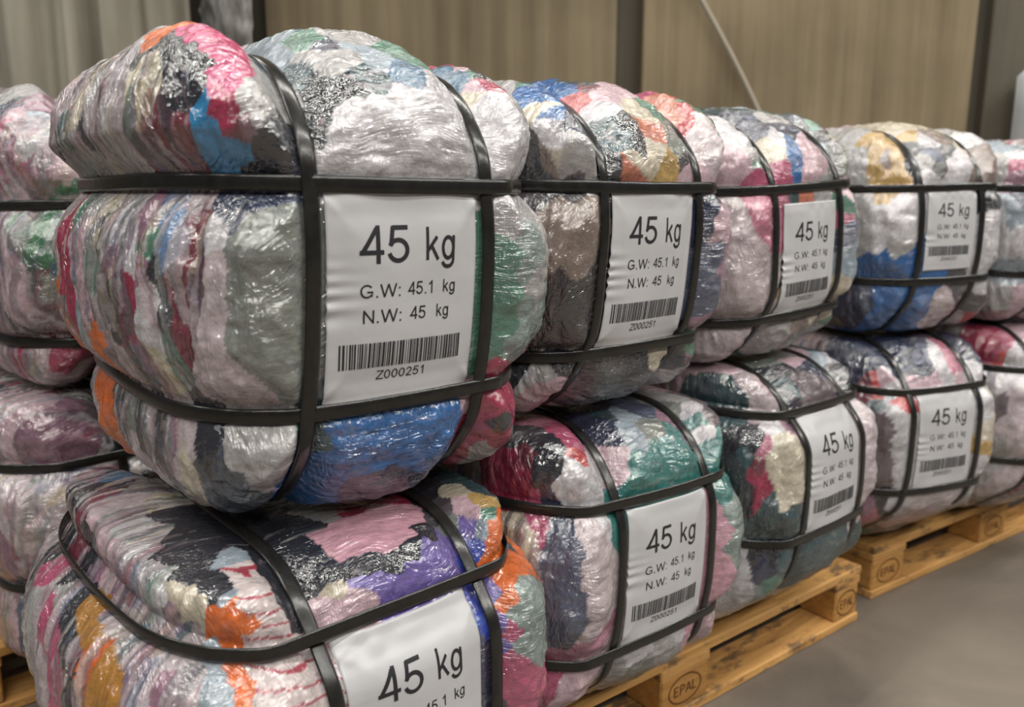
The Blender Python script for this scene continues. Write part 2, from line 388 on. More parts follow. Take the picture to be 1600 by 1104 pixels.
            # joint where the strap ends are welded
    def lab_pt(s, u, v, lift):
        x0, x1, z0, z1 = s.lab
        x = x0 + (x1 - x0) * u; z = z0 + (z1 - z0) * v
        q = np.stack([(x - s.cx) / s.a, -np.ones_like(x), (z - s.cz) / s.c], 1)
        for _ in range(6):
            P = s.surf(q, False); q[:, 0] = np.clip(q[:, 0] + (x - P[:, 0]) / s.a, -1, 1); q[:, 2] = np.clip(q[:, 2] + (z - P[:, 2]) / s.c, -1, 1)
        P = s.surf(q, False)
        ed = np.clip(1 - u / 0.35, 0, 1) ** 2
        wr = 0.0022 * ed * np.sin(v * 55 + 6 * np.sin(v * 9 + s.seed)) * np.exp(-((v - 0.48) / 0.16) ** 2)
        wr = wr + 0.0009 * np.exp(-((v - 0.93) / 0.04) ** 2) * np.sin(u * 19 + 5 * np.sin(u * 4 + s.seed)) + 0.0007 * np.sin(u * 9 + v * 6 + s.seed * 2)
        return P + s._n * (lift + wr)[:, None]
    def label(s, root):
        nu, nv = 60, 76
        U, V = np.meshgrid(np.linspace(0, 1, nu), np.linspace(0, 1, nv), indexing='ij')
        P = s.lab_pt(U.ravel(), V.ravel(), np.full(U.size, 0.0020)); P2 = s.lab_pt(U.ravel(), V.ravel(), np.full(U.size, 0.0014))
        idx = np.arange(nu * nv).reshape(nu, nv)
        F = np.stack([idx[:-1, :-1], idx[1:, :-1], idx[1:, 1:], idx[:-1, 1:]], -1).reshape(-1, 4)
        n0 = nu * nv; ring = list(idx[:, 0]) + list(idx[-1, 1:]) + list(idx[-2::-1, -1]) + list(idx[0, -2:0:-1])
        side = np.array([(ring[i], ring[i] + n0, ring[(i + 1) % len(ring)] + n0, ring[(i + 1) % len(ring)]) for i in range(len(ring))])
        F = np.vstack([F, F[:, ::-1] + n0, side])
        lab = mesh_obj('label', np.vstack([P, P2]), F, M_PAPER, root)
        LW, LH = 0.185, 0.236
        for nm, (tv, tf) in PRINT_TEXT.items(): mesh_obj(nm, s.lab_pt((tv[:, 0] * 1.03 - .0085) / LW, 1 - tv[:, 1] / LH, np.full(len(tv), 0.0024)), tf, M_INK, lab, False)
        bv, bf = PRINT_BARS
        mesh_obj('barcode', s.lab_pt((bv[:, 0] * 1.06 - .0085) / LW, 1 - bv[:, 1] / LH, np.full(len(bv), 0.0024)), bf, M_INK, lab, False)

# ---- label print, in metres from the label's top-left corner
def arc(cx, cy, rx, ry, a0, a1, n=22):
    return [(cx + rx * math.cos(R(a0 + (a1 - a0) * i / n)), cy + ry * math.sin(R(a0 + (a1 - a0) * i / n))) for i in range(n + 1)]
SW = 0.122
GL = {  # centre lines of each letter in units of the capital height, advance width last
 '4': ([[(.535, 0), (.535, 1)], [(.02, .295), (.70, .295)], [(.075, .26), (.505, .93)]], .78),
 '5': ([[(.17, .935), (.63, .935)], [(.195, .97), (.125, .46)], arc(.335, .335, .272, .275, 152, -165)], .78),
 '1': ([[(.40, 0), (.40, 1)], [(.40, .93), (.14, .70)]], .78),
 '0': ([arc(.35, .5, .262, .44, 0, 360, 32)], .78),
 '2': ([arc(.345, .695, .245, .245, 172, -38) + [(.11, .08)], [(.04, .062), (.65, .062)]], .78),
 'k': ([[(.125, 0), (.125, 1)], [(.12, .26), (.535, .70)], [(.27, .46), (.585, 0)]], .70),
 'g': ([arc(.33, .355, .235, .32, 0, 360, 28), [(.575, .725), (.575, 0.0)], arc(.325, -.02, .25, .205, 8, -165)], .78),
 'G': ([arc(.50, .5, .40, .445, 38, 322, 28), [(.52, .44), (.93, .44)], [(.87, .44), (.87, .13), (.80, .18)]], 1.06),
 'N': ([[(.145, 0), (.145, 1)], [(.79, 0), (.79, 1)], [(.13, .97), (.80, .03)]], .95),
 'W': ([[(.05, 1), (.33, .02)], [(.33, .02), (.63, .98)], [(.63, .98), (.93, .02)], [(.93, .02), (1.21, 1)]], 1.28),
 'Z': ([[(.06, .94), (.78, .94)], [(.77, .93), (.09, .07)], [(.04, .06), (.80, .06)]], .85),
 '.': ([[(.17, 0), (.17, .135)]], .38), ':': ([[(.19, 0), (.19, .135)], [(.19, .59), (.19, .725)]], .40),
 'E': ([[(.14, 0), (.14, 1)], [(.14, .94), (.72, .94)], [(.14, .52), (.66, .52)], [(.14, .06), (.74, .06)]], .85),
 'P': ([[(.14, 0), (.14, 1)], [(.14, .94), (.48, .94)] + arc(.48, .71, .22, .23, 90, -90, 12)[1:] + [(.14, .48)]], .88),
 'A': ([[(.04, 0), (.43, .97)], [(.43, .97), (.82, 0)], [(.16, .33), (.70, .33)]], .88), 'L': ([[(.14, 0), (.14, 1)], [(.14, .06), (.66, .06)]], .72)}
def ribbon(bm, pts, w, T):
    p = [Vector((a, b, 0)) for a, b in pts]; n = len(p); closed = (p[0] - p[-1]).length < 1e-6; L_ = []; R2 = []
    for i in range(n):
        a = p[i - 1] if i else (p[-2] if closed else None); b = p[i + 1] if i < n - 1 else (p[1] if closed else None)
        d = ((p[i] - a).normalized() if a is not None else Vector()) + ((b - p[i]).normalized() if b is not None else Vector())
        d.normalize(); nn = Vector((-d.y, d.x, 0)); L_.append(p[i] + nn * w / 2); R2.append(p[i] - nn * w / 2)
    V = [(bm.verts.new(T(a)), bm.verts.new(T(b))) for a, b in zip(L_, R2)]
    for i in range(n - 1): bm.faces.new((V[i][0], V[i][1], V[i + 1][1], V[i + 1][0]))
def glyph_mesh(txt, x0, x1, base, cap):
    bm = bmesh.new(); adv = 0; tot = sum(GL[c][1] for c in txt) - 0.12
    for ch in txt:
        for st in GL[ch][0]:
            ribbon(bm, st, SW, lambda v, a=adv: Vector((x0 + (v.x + a - 0.05) / tot * (x1 - x0), base - v.y * cap, 0)))
        adv += GL[ch][1]
    return bm
def cut(bm, step):
    for ax, nrm in ((0, (1, 0, 0)), (1, (0, 1, 0))):
        lo = min(v.co[ax] for v in bm.verts); hi = max(v.co[ax] for v in bm.verts); p = (math.floor(lo / step) + 1) * step
        while p < hi:
            c = [0, 0, 0]; c[ax] = p
            bmesh.ops.bisect_plane(bm, geom=bm.verts[:] + bm.edges[:] + bm.faces[:], plane_co=c, plane_no=nrm); p += step
def collect(bms):
    vs, fs, o = [], [], 0
    for bm in bms:
        cut(bm, 0.006); bmesh.ops.triangulate(bm, faces=bm.faces[:]); bm.verts.index_update()
        vs += [(v.co.x, v.co.y) for v in bm.verts]
        for f in bm.faces:
            a, b, c = [v.index for v in f.verts]
            A, B_, C_ = [v.co for v in f.verts]
            if (B_ - A).cross(C_ - A).z > 0: a, c = c, a
            fs.append((a + o, b + o, c + o))
        o += len(bm.verts); bm.free()
    return np.array(vs), np.array(fs)
PRINT_TEXT = {
 'weight_figures': collect([glyph_mesh('45', .0425, .1005, .0795, .0400)]), 'weight_unit': collect([glyph_mesh('kg', .1190, .1580, .0780, .0360)]),
 'gross_weight_text': collect([glyph_mesh('G.W:', .0425, .0895, .1155, .0143), glyph_mesh('45.1', .0980, .1315, .1150, .0143), glyph_mesh('kg', .1420, .1590, .1145, .0143)]),
 'net_weight_text': collect([glyph_mesh('N.W:', .0455, .0910, .1430, .0143), glyph_mesh('45', .1010, .1210, .1425, .0143), glyph_mesh('kg', .1345, .1515, .1420, .0143)]),
 'serial_text': collect([glyph_mesh('Z000251', .0650, .1260, .2080, .0105)])}
def bars():
    rnd = random.Random(251); x = 0.021; out = []
    seq = [2.2, 1, 1.1, 2.6, 1.3, 1.6]
    bm = bmesh.new()
    while x < 0.1665:
        w = rnd.choice([0.6, 0.9, 1.3, 1.9, 2.4]) * 0.001; g = rnd.choice([0.8, 1.0, 1.4, 1.8]) * 0.001
        vs = [bm.verts.new(c + (0,)) for c in ((x, .165), (x + w, .165), (x + w, .193), (x, .193))]; bm.faces.new(vs); x += w + g
    return bm
PRINT_BARS = collect([bars()])

SEEDS = {}
#SEEDS_BEGIN
CLOTH_COLOURS = {'W': (206, 203, 208), 'G': (128, 133, 128), 'g': (172, 170, 170), 'K': (38, 40, 50), 'N': (46, 52, 78), 'P': (206, 66, 122), 'p': (204, 174, 184), 'M': (118, 50, 66), 'R': (164, 44, 80), 'B': (30, 96, 162), 'b': (46, 140, 196), 'T': (54, 124, 120), 't': (48, 76, 84), 'O': (224, 108, 36), 'Y': (188, 154, 92), 'V': (114, 98, 172), 's': (184, 172, 176), 'c': (204, 194, 174), 'e': (84, 130, 112), 'S': (80, 88, 112), 'd': (72, 70, 76), 'm': (152, 114, 134), 'f': (190, 62, 66), 'L': (150, 164, 176), 'l': (72, 112, 142), 'h': (198, 184, 188), 'u': (120, 152, 196), 'i': (134, 150, 146), 'x': (66, 74, 86), 'q': (218, 204, 204), 'j': (180, 82, 116), 'y': (176, 122, 48), 'a': (212, 160, 176), 'z': (58, 78, 176), 'n': (132, 116, 108), 'r': (196, 116, 92), 'k': (56, 54, 58), 'v': (192, 116, 140), 'o': (106, 92, 100), 'w': (194, 132, 156), 'E': (62, 112, 80)}
# cloth lumps: where each colour of cloth sits on its bale (millimetres in the bale's own frame)
LUMPS = {
 'b1': {'P0': [(-179,68,248),(-171,49,235),(-191,85,257),(-188,114,269),(-138,112,259),(-190,42,218),(-196,40,205),(-164,83,260)], 'O0': [(-201,152,270),(-254,275,-78),(-260,262,-60),(-230,431,-154),(-235,393,-172),(-221,422,-217),(-225,482,-146),(-206,441,-242)], 'K0': [(-210,97,248),(-204,76,240),(-202,58,227),(-212,81,234),(-208,59,215),(-209,117,257),(-204,51,209),(-214,64,206),(-215,129,253),(-150,8,171),(-128,16,158),(-148,16,148),(-155,31,139),(-117,31,171),(-162,39,135),(-76,49,222),(-63,33,218),(-83,36,198),(-94,29,175),(-52,32,223),(159,91,254),(165,117,263),(-193,98,-144),(-198,97,-168),(-193,91,-157),(151,34,-177)], 'c1': [(-230,115,227),(-232,99,208),(-242,121,203),(-229,141,-77),(-246,266,89),(-259,250,54),(-255,305,203),(-254,178,182)], 'b0': [(-201,44,194),(-205,47,176),(-198,43,168),(-192,44,159),(-188,52,145),(-175,34,151),(-180,49,142)], 'R0': [(-191,30,183),(-187,28,171),(-197,35,188),(150,166,273),(154,69,242),(180,59,-105),(134,27,-101),(119,40,-136),(120,56,-173),(135,35,-158),(159,41,-142),(161,55,-205),(129,79,-205),(137,58,-193)], 'g0': [(-166,19,200),(-158,16,189),(-154,31,214),(-116,55,201),(-112,78,222),(-113,46,188),(-166,13,182),(-173,17,191),(-74,83,254),(-43,57,251),(0,109,278),(-60,51,242),(175,80,244),(199,61,207),(-170,67,-141),(-145,41,-146),(-163,51,-173),(-141,36,-167),(-178,66,-153),(-149,56,-196),(-161,54,-146),(169,17,91),(137,1,77),(172,0,0),(153,67,-217)], 'L0': [(-90,183,268),(-95,126,251),(-111,113,241),(0,52,250),(-9,78,263)], 'M1': [(-232,87,177),(-222,85,160),(-203,69,148),(-216,61,171),(-226,116,149),(-199,85,135),(-176,20,168),(-214,108,139),(-206,73,87),(-212,63,37),(-215,72,-1),(-217,84,-42),(-221,77,24)], 's1': [(-240,187,228),(-249,240,199),(-236,477,225),(-251,506,176),(-254,297,160),(-252,150,180),(-243,520,215),(-232,499,143),(-246,520,190),(-221,232,254),(-257,243,-32),(-232,227,-99),(-247,260,-80),(-261,180,10),(-198,78,99),(-228,495,-158),(-229,484,-186),(-225,229,-154),(-218,155,-161),(-205,270,-233),(-207,121,-162),(-221,288,-214)], 'W1': [(-242,173,156),(-252,196,167),(-245,196,84),(-251,169,58),(-251,147,33),(-237,114,2),(-237,127,-40)], 'W0': [(-56,7,189),(8,13,212),(-29,4,164),(49,1,188),(14,-3,146),(-84,9,144),(92,15,149),(-71,5,166),(49,14,215),(50,28,227),(-95,16,140),(-21,2,190),(64,-1,161),(187,73,234),(132,45,209),(149,17,187),(205,59,190),(129,16,157),(188,42,152),(121,17,135),(145,38,217),(-195,43,66),(100,16,106),(113,19,113),(134,10,106)], 't0': [(-34,37,236),(-19,32,231),(-86,74,236),(-98,40,-133),(-99,45,-156),(212,96,-161),(209,88,-192)], 'l0': [(23,36,244),(127,147,259),(124,108,245),(24,25,234)], 'e0': [(22,89,271),(64,81,261),(-68,111,271),(143,102,258),(95,13,41),(95,12,77),(100,20,-36),(101,28,-83),(97,16,3),(130,4,40),(129,8,2),(139,9,-30),(133,20,-70)], 'N0': [(-55,90,267),(-155,35,106),(-134,23,109),(-169,32,93),(-185,43,84),(-181,53,99),(-146,26,103),(-179,34,81),(-14,48,-212)], 'p0': [(147,131,266),(139,67,235),(108,41,-135)], 'c0': [(132,62,225),(-209,125,-178),(-206,130,-195)], 'G0': [(-169,7,52),(-148,7,82),(-144,6,38),(-169,14,-11),(-145,10,-26),(-157,20,-72),(-139,16,-80),(-182,25,20),(-187,29,-31),(-129,4,87),(-131,9,5),(-172,21,-50),(-183,18,51),(-162,12,20),(-173,18,72)], 'h0': [(-196,38,38),(-199,43,0),(-199,44,-25),(-200,63,-74),(-182,41,-72),(-171,35,-81),(-189,60,-88),(-172,55,-96),(-202,71,-82),(-198,42,-44)], 'u1': [(-216,111,98),(-222,84,74),(-229,86,49)], 'm1': [(-235,127,79),(-243,120,34),(-259,182,31),(-240,171,-67),(-208,61,18)], 'R1': [(-252,150,13),(-251,166,-23),(-248,171,-45),(-267,397,31),(-269,381,-24)], 'e1': [(-247,361,87),(-262,256,40),(-241,119,54),(-224,98,-57)], 'p1': [(-267,295,0),(-268,330,35)], 'L1': [(-256,326,-82)], 'G1': [(-228,287,-151)], 'x0': [(-200,109,-196),(-188,104,-212),(-183,75,-187),(-189,84,-173),(-167,85,-215)], 'B0': [(-102,89,-207),(-83,34,-148),(-55,28,-137),(-24,27,-157),(9,25,-147),(42,23,-145),(-69,34,-180),(-19,37,-191),(-88,58,-190),(19,29,-181),(64,29,-165),(-55,29,-167),(63,27,-141)], 'i0': [(152,-5,24),(160,-7,54),(150,13,-71),(154,3,-23),(182,25,-68)], 'K1': [(-255,262,75),(-257,193,-12),(-233,102,22)], 'd1': [(-229,94,-29),(-227,192,-101),(-255,280,181),(-244,507,160),(-229,346,-146),(-228,259,-160),(-225,179,-173)], 'g1': [(-223,216,111),(-248,271,215),(-235,296,139)]},
 'b2': {'B0': [(-42,211,281),(-162,75,245),(-167,57,230),(-171,41,217),(-81,120,259)], 'e0': [(-147,141,264),(39,59,241),(178,55,240),(188,41,227),(168,71,253),(168,42,-140)], 'g0': [(-157,150,268),(-160,15,179),(-145,5,162),(-164,22,154),(-129,7,138),(-168,61,-141),(157,53,-177)], 'c0': [(-170,52,223),(-181,32,164),(-5,35,225),(-13,2,167),(-49,-4,157),(49,33,-146)], 'N0': [(-155,21,196),(-149,29,209),(127,2,84),(127,0,65)], 'f0': [(-91,82,234),(183,140,272),(185,110,266),(143,64,239),(134,51,218)], 'W0': [(-179,32,187),(-80,55,226),(-69,40,219),(-181,74,-151),(148,71,-192)], 'n0': [(-182,41,154),(-181,27,86),(-170,2,70),(-195,25,53),(-176,7,36),(-150,-2,87),(-151,-5,35),(-198,21,19),(-173,3,19)], 'd0': [(-183,52,137),(-150,23,133),(-189,57,144),(65,3,161),(-57,36,-153),(30,45,-178),(-67,52,-173),(140,53,-166)], 't0': [(-33,145,275),(-72,25,201),(-66,12,187)], 'M0': [(-65,101,262)], 'p0': [(-55,72,249),(11,99,266),(77,5,142),(121,13,138),(146,-11,65),(-151,51,-161),(-168,73,-174)], 'j0': [(160,169,279),(172,154,281)], 'r0': [(137,112,257),(123,74,224),(-9,18,204),(130,80,235),(-60,-2,139)], 'Y0': [(18,2,143)], 'K0': [(-41,3,175),(-53,17,206),(-91,6,134),(-98,11,140),(16,34,-152),(112,56,-147),(-151,52,-128),(-184,84,-133)], 'G0': [(58,11,179)], 'h0': [(154,35,224),(146,15,183),(149,3,154),(140,36,213)], 'k0': [(-179,15,-16),(-159,9,-44),(-191,27,-43),(-125,15,-66),(-173,32,-81),(-139,14,-91),(-117,13,-21),(-189,41,-71),(-187,55,-92),(-113,11,-3)], 'S0': [(139,-1,14),(148,-3,-38)], 'm0': [(179,1,-9),(182,29,-91),(163,43,-160)]},
 'b3': {'S0': [(-69,111,249),(128,1,18)], 't0': [(-39,148,267),(145,153,261),(-53,6,107)], 'N0': [(-78,76,229),(-85,114,243),(-9,67,229),(130,128,246)], 'W0': [(-173,49,206),(-61,46,211)], 'p0': [(-173,27,172),(-194,46,173),(26,19,180),(3,10,155),(141,7,105)], 'g0': [(-152,23,183),(-7,83,244),(33,5,109),(-41,28,-156),(146,55,-175)], 'j0': [(-146,13,155),(-152,15,142),(-90,17,146),(-67,12,147)], 'e0': [(-142,22,169),(49,135,264),(157,82,234),(124,5,74),(151,42,-162)], 'L0': [(35,156,267),(114,58,193),(140,-2,-21)], 'c0': [(-81,38,191),(167,60,212),(177,41,188),(125,7,-85),(66,25,-145),(142,34,-143)], 'B0': [(-46,11,147),(-37,13,170)], 'u0': [(-26,27,193)], 'K0': [(120,99,226),(194,127,244),(160,76,229),(133,41,186)], 'd0': [(140,54,205)], 'G0': [(140,17,161),(32,44,-182)], 'h0': [(-197,28,85),(-197,12,30),(-217,22,-25),(-180,6,-74),(-196,22,-85),(-172,0,-28),(-223,48,64),(-221,35,8),(-180,46,-138),(-194,63,-162),(-146,28,-140)], 'v0': [(-152,7,105),(-154,-9,72),(-159,-5,89),(-96,11,108),(-82,7,91),(119,5,56)], 'r0': [(-12,5,111)], 'n0': [(26,28,-155)]},
 'b4': {'Y0': [(-161,104,220),(-175,68,182),(-148,58,196),(-147,38,167),(-163,37,125),(-180,59,140),(-67,89,224),(-177,34,80)], 'n0': [(-167,52,168),(21,66,220),(143,42,198),(136,15,153),(116,13,124)], 'g0': [(-159,146,236),(-194,95,169),(-199,86,126),(-67,22,167),(163,115,236),(-206,64,69),(-163,4,-27),(-208,55,-3),(183,47,-200)], 'c0': [(-63,181,255),(-71,114,236),(60,143,246),(61,45,198)], 'K0': [(-79,67,197),(-104,31,153),(1,29,182),(-40,8,150),(116,-1,76)], 'W0': [(-32,57,212),(13,17,167),(-59,7,124),(3,7,117),(144,61,214),(-187,24,41),(-166,10,55),(-156,-3,13),(-195,31,-2),(120,-4,20),(132,-4,-56),(125,7,-134)], 'S0': [(-42,28,186),(-190,59,-137)], 'B0': [(-191,45,-76),(-179,21,-63),(-145,-1,-62),(-97,4,-77),(-193,61,-92),(-58,2,-78),(-161,31,-135),(-132,18,-165),(-156,48,-198),(-72,67,-222),(-120,121,-237),(-63,10,-138),(-61,25,-186),(-11,96,-240)], 'N0': [(-194,72,-168)], 'h0': [(13,31,-207),(18,5,-165),(112,76,-221),(29,53,-227)], 'd0': [(46,4,-141),(123,19,-166)], 'f0': [(153,55,-221),(178,59,-216)]},
 'b5': {'L0': [(-158,99,206),(-213,40,49),(-189,41,-95)], 'm0': [(-185,55,142)], 'g0': [(-193,87,174),(-194,44,-176)], 'j0': [(-182,60,161)], 'W0': [(-202,22,-29),(-223,60,17),(-163,77,189)], 'N0': [(-191,35,80)], 'p0': [(-172,26,-175)]},
 'c1': {'s1': [(-217,539,172),(-204,373,185),(-192,254,186),(-261,234,108),(-245,179,111),(-233,122,109),(-257,128,95),(-227,87,102),(-306,388,-7),(-287,417,77),(-179,404,186),(-214,116,126)], 'm1': [(-178,542,185),(-179,594,171),(-236,264,126),(-244,361,117),(-253,104,91)], 'N1': [(-143,531,183),(-74,567,174),(-158,541,185),(-210,541,180),(-135,523,181)], 'g1': [(-92,568,157),(-118,438,179),(-274,377,96),(-293,426,66),(-300,435,22)], 'W1': [(-212,302,184),(-230,187,176),(-219,238,184),(-225,152,144)], 'p1': [(-238,296,154),(-231,361,171)], 'M1': [(-229,433,139),(-195,453,185),(-203,544,182)], 'K1': [(-227,492,156),(-275,345,92),(-292,298,78),(-295,239,74),(-303,245,44),(-170,458,186),(-212,478,183),(-216,536,177),(-232,367,145),(-254,392,109)], 'K0': [(-181,244,186),(-204,200,185),(-133,312,184),(-100,294,180),(-75,255,185),(-184,180,185),(-195,120,182),(-193,94,177),(-209,153,181),(-128,209,182),(-110,183,177),(-110,150,173),(-120,103,155),(-119,83,140),(-123,117,166),(-106,224,178),(-155,198,186),(-113,122,164),(117,265,179),(67,200,185),(117,170,176),(63,83,174),(23,67,169),(-16,61,166),(-44,69,172),(-75,99,171),(-71,132,182),(-51,177,185),(-72,77,167),(-59,65,164),(-89,89,157),(134,194,182),(136,225,183),(-27,69,173)], 'q2': [(-156,122,182),(-157,90,180),(-159,66,168),(-141,62,145),(-174,63,165),(-161,75,176),(-160,55,124),(-157,37,102),(-178,22,91),(-136,48,103),(-148,15,80),(-175,53,110),(-128,37,90)], 'L0': [(-152,152,183),(-189,81,175),(-207,88,114),(-212,70,103),(-211,50,92),(136,77,155)], 'c0': [(-219,135,170),(-213,113,162),(-209,106,155),(-222,146,174),(67,247,185),(-79,67,147),(150,143,184)], 'O0': [(-198,84,158),(-184,70,165),(-190,73,153),(-179,65,159),(-204,95,151),(-191,76,120),(-189,67,109),(-192,55,102),(-190,81,128),(-194,44,94),(151,67,162),(164,69,166),(144,60,149),(233,140,98),(154,53,114),(144,29,100),(135,18,82),(150,54,122)], 'j1': [(-267,431,99),(-289,383,74),(-295,351,56),(-300,304,54)], 'y0': [(-265,289,103),(-277,236,99),(-291,189,66)], 'O1': [(-287,221,79)], 'g0': [(34,241,186),(-17,199,186),(7,219,186)], 'R0': [(99,234,178),(51,190,185),(29,185,186),(83,179,182)], 'a0': [(43,149,184),(61,119,180),(-2,135,185),(-15,88,180),(-45,107,182),(21,89,180),(-48,130,184),(82,136,178),(-40,89,178)], 'd0': [(116,134,169),(95,124,167)], 'V0': [(36,60,159),(93,84,148),(59,54,144),(14,54,151),(-22,53,152),(81,63,142),(-54,55,150),(-8,49,137),(127,89,153),(127,34,87),(120,20,61),(120,15,29)], 'p0': [(-87,66,135),(-55,53,139),(138,115,177),(140,98,173)], 'G0': [(109,105,154)], 't0': [(210,196,175),(199,138,180),(199,123,171),(196,134,180),(182,192,185)], 'Y0': [(162,99,179)], 'e0': [(154,81,174)], 'z0': [(127,74,141),(87,29,78),(108,49,88),(114,38,82),(104,24,66)], 'S0': [(82,18,51),(69,14,17)], 'i0': [(152,15,94),(145,4,67),(140,2,27)], 'j0': [(130,9,45),(130,8,11),(129,10,-24)], 'N0': [(101,17,27),(101,17,-7),(105,16,-34)], 'l1': [(-159,521,185),(-137,526,181)], 'G1': [(-157,447,186),(-92,439,181)], 'c1': [(-89,399,182),(-148,378,185)]},
 'c2': {'v0': [(-156,147,230),(-182,140,231)], 'j0': [(-160,112,229),(-164,70,214),(-234,64,100),(-211,50,-135),(-207,39,-153)], 'f0': [(-172,47,191)], 'd0': [(-205,120,229),(-7,234,231)], 'K0': [(-221,78,211),(-205,75,219),(-223,67,186)], 'M0': [(-234,84,193)], 'R0': [(-242,95,170)], 'W0': [(-188,36,178),(-170,27,158),(-195,41,148),(-137,48,165),(-162,19,109),(140,96,217),(133,60,180),(-47,18,-144),(25,15,-121),(181,48,-149)], 'N0': [(-36,186,231),(-77,112,222),(-88,79,200),(-218,55,108)], 't0': [(-50,118,227)], 'L0': [(-12,105,225),(-45,59,208)], 'S0': [(35,120,226),(-224,47,94),(-220,22,72),(-219,8,38),(-233,17,-11),(-220,2,-39),(-234,27,-55),(-212,0,0),(-227,22,-65),(-232,21,36)], 'G0': [(116,133,212),(7,65,209),(-38,24,-175)], 'm0': [(77,85,205)], 'T0': [(-61,27,167),(14,42,182),(52,48,190),(62,26,145),(-36,22,148),(26,22,142),(-86,28,135),(-8,17,107),(-64,20,108),(-112,27,105),(135,76,199),(134,45,161),(170,51,176),(137,32,141),(134,12,91),(211,51,75)], 'p0': [(-92,59,174),(-95,44,148),(-94,71,182),(205,218,222),(-200,32,-163),(-158,21,-140),(138,23,-139)], 'g0': [(147,147,229),(-91,31,-163),(11,15,-140)], 'o0': [(193,145,224),(158,68,209),(171,71,211),(198,133,223)], 'h0': [(-181,11,96),(-171,-8,51),(-188,-15,-11),(-192,-9,-53),(-157,-10,-2),(-190,-8,36)], 'c1': [(-260,76,73),(-262,63,9)], 'n1': [(-259,57,-50)], 'w0': [(-249,53,-77),(-209,40,-104),(-184,-2,-81),(-234,68,-147)], 'a0': [(105,14,62),(126,7,26),(125,8,-32),(123,15,-93),(123,26,-133)], 'i0': [(148,0,57),(155,-6,0)]},
 'c3': {'t0': [(-215,141,171),(-209,122,161),(-202,111,138),(-198,100,127),(-75,83,163),(185,176,193),(-233,56,45),(-213,22,-41),(-217,31,-64),(-198,16,-74),(-210,47,-93),(-172,-7,-63),(-165,1,-90),(-151,10,-160),(-73,12,-183),(-16,4,-170),(41,57,-258),(29,2,-154),(136,14,-171),(139,26,-205),(168,30,-158)], 'p0': [(-183,157,195),(-165,84,175),(16,139,195),(113,181,190)], 'h0': [(-190,109,186),(-184,84,165),(-169,65,142),(-192,90,128),(108,23,69),(128,7,15),(123,5,-53),(127,14,-126)], 'G0': [(-51,172,198),(14,168,198),(164,91,171)], 'K0': [(-68,110,183),(-97,81,141),(130,83,150),(-225,72,89),(-222,52,69),(-235,57,-15),(-240,64,20),(-200,48,-147),(-175,24,-148)], 'o0': [(-44,73,161),(6,74,167),(10,61,153)], 'N0': [(29,103,186),(-195,36,-170)], 'L0': [(144,135,189)], 'W0': [(164,119,182),(-190,48,100),(-220,77,-151),(-222,73,-188),(-204,61,-228),(-217,80,-231)], 'd0': [(148,95,171),(148,80,162)], 'M0': [(-224,41,29)], 'R0': [(-230,49,10),(-226,43,-16),(-220,34,-3)], 'v0': [(-216,43,67)], 'c0': [(-201,24,47),(-182,7,24),(-192,10,-24),(-171,5,70),(-189,28,80),(-172,-3,-13),(-202,20,12)], 'm0': [(-144,36,101)], 'e0': [(-177,30,-211)], 'i0': [(-190,48,-230)]},
 'c4': {'N0': [(-171,115,186),(-146,92,189),(-117,69,168),(-55,83,199),(-72,44,162),(-27,48,165),(140,80,195),(187,80,184),(161,45,168)], 'p0': [(-148,57,150),(64,31,138),(-80,34,134),(-23,30,130),(-25,42,-195)], 'f0': [(-164,69,134),(-140,13,94)], 'M0': [(-177,83,124)], 'W0': [(-144,50,133),(10,44,171),(21,32,142),(139,40,154),(120,39,132),(-154,6,-4),(-133,8,-69),(-158,14,85),(-149,0,57),(130,4,60),(208,27,31),(129,1,-85),(-132,26,-157),(152,22,-155),(157,21,-135)], 'S0': [(-33,63,186)], 'v0': [(51,42,168),(-160,54,-179)], 'c0': [(155,34,131),(154,-4,-5),(184,56,-195)], 't0': [(-182,56,92)], 'o0': [(-188,36,52),(-177,22,-6),(-165,25,-70),(-186,37,-41),(-171,14,41)], 'Y0': [(145,-6,-35)], 'g0': [(181,13,-70),(178,63,-208)], 'm0': [(-172,55,-159)], 'K0': [(-158,42,-140),(-147,39,-173)], 'h0': [(-40,14,-163),(35,7,-139)], 'n0': [(140,101,-238)]},
 'c5': {'R0': [(-202,72,181),(-189,99,205)], 'j0': [(-167,65,196)], 'p0': [(-87,103,201)], 'f0': [(-194,58,158)], 'W0': [(-151,48,173),(-210,56,101),(-165,30,119)], 'g0': [(-178,43,151),(-195,40,-117)], 'G0': [(-219,48,84)], 'o0': [(-218,36,56)], 'h0': [(-198,8,61),(-203,9,-39),(-163,11,-112),(-181,29,-150)]},
 'd1': {'g1': [(-168,102,303)], 'N1': [(-175,80,285),(-189,62,-100)], 'm1': [(-141,60,286),(-162,17,184),(-209,126,-153)], 'p1': [(-182,58,268),(-178,44,153),(-143,10,195),(-218,47,36),(-214,41,-7),(-210,36,-50),(-190,161,-198),(-172,96,-201)], 'L1': [(-140,37,259)], 'v1': [(-190,51,246),(-194,38,194)], 'W1': [(-174,27,225),(-195,26,-73)], 'n1': [(-155,20,153),(-169,5,-51)], 'E1': [(-174,40,99),(-163,14,89),(-180,4,37),(-199,31,68),(-159,-1,68),(-141,19,142),(-154,-7,36)], 'G1': [(-185,10,-28)], 'M1': [(-159,12,-75),(-172,49,-101)], 'R1': [(-183,66,-148),(-165,53,-148),(-155,65,-187),(-202,117,-164)], 'd1': [(-191,84,-173)]},
 'd2': {'p1': [(-234,65,197),(-245,69,176),(-265,97,-142)], 'm1': [(-214,35,176),(-189,20,162),(-262,46,-27),(-259,94,-118)], 'h1': [(-261,51,67),(-253,24,25),(-241,21,46),(-261,40,-1)], 'S1': [(-251,71,-137)]},
}
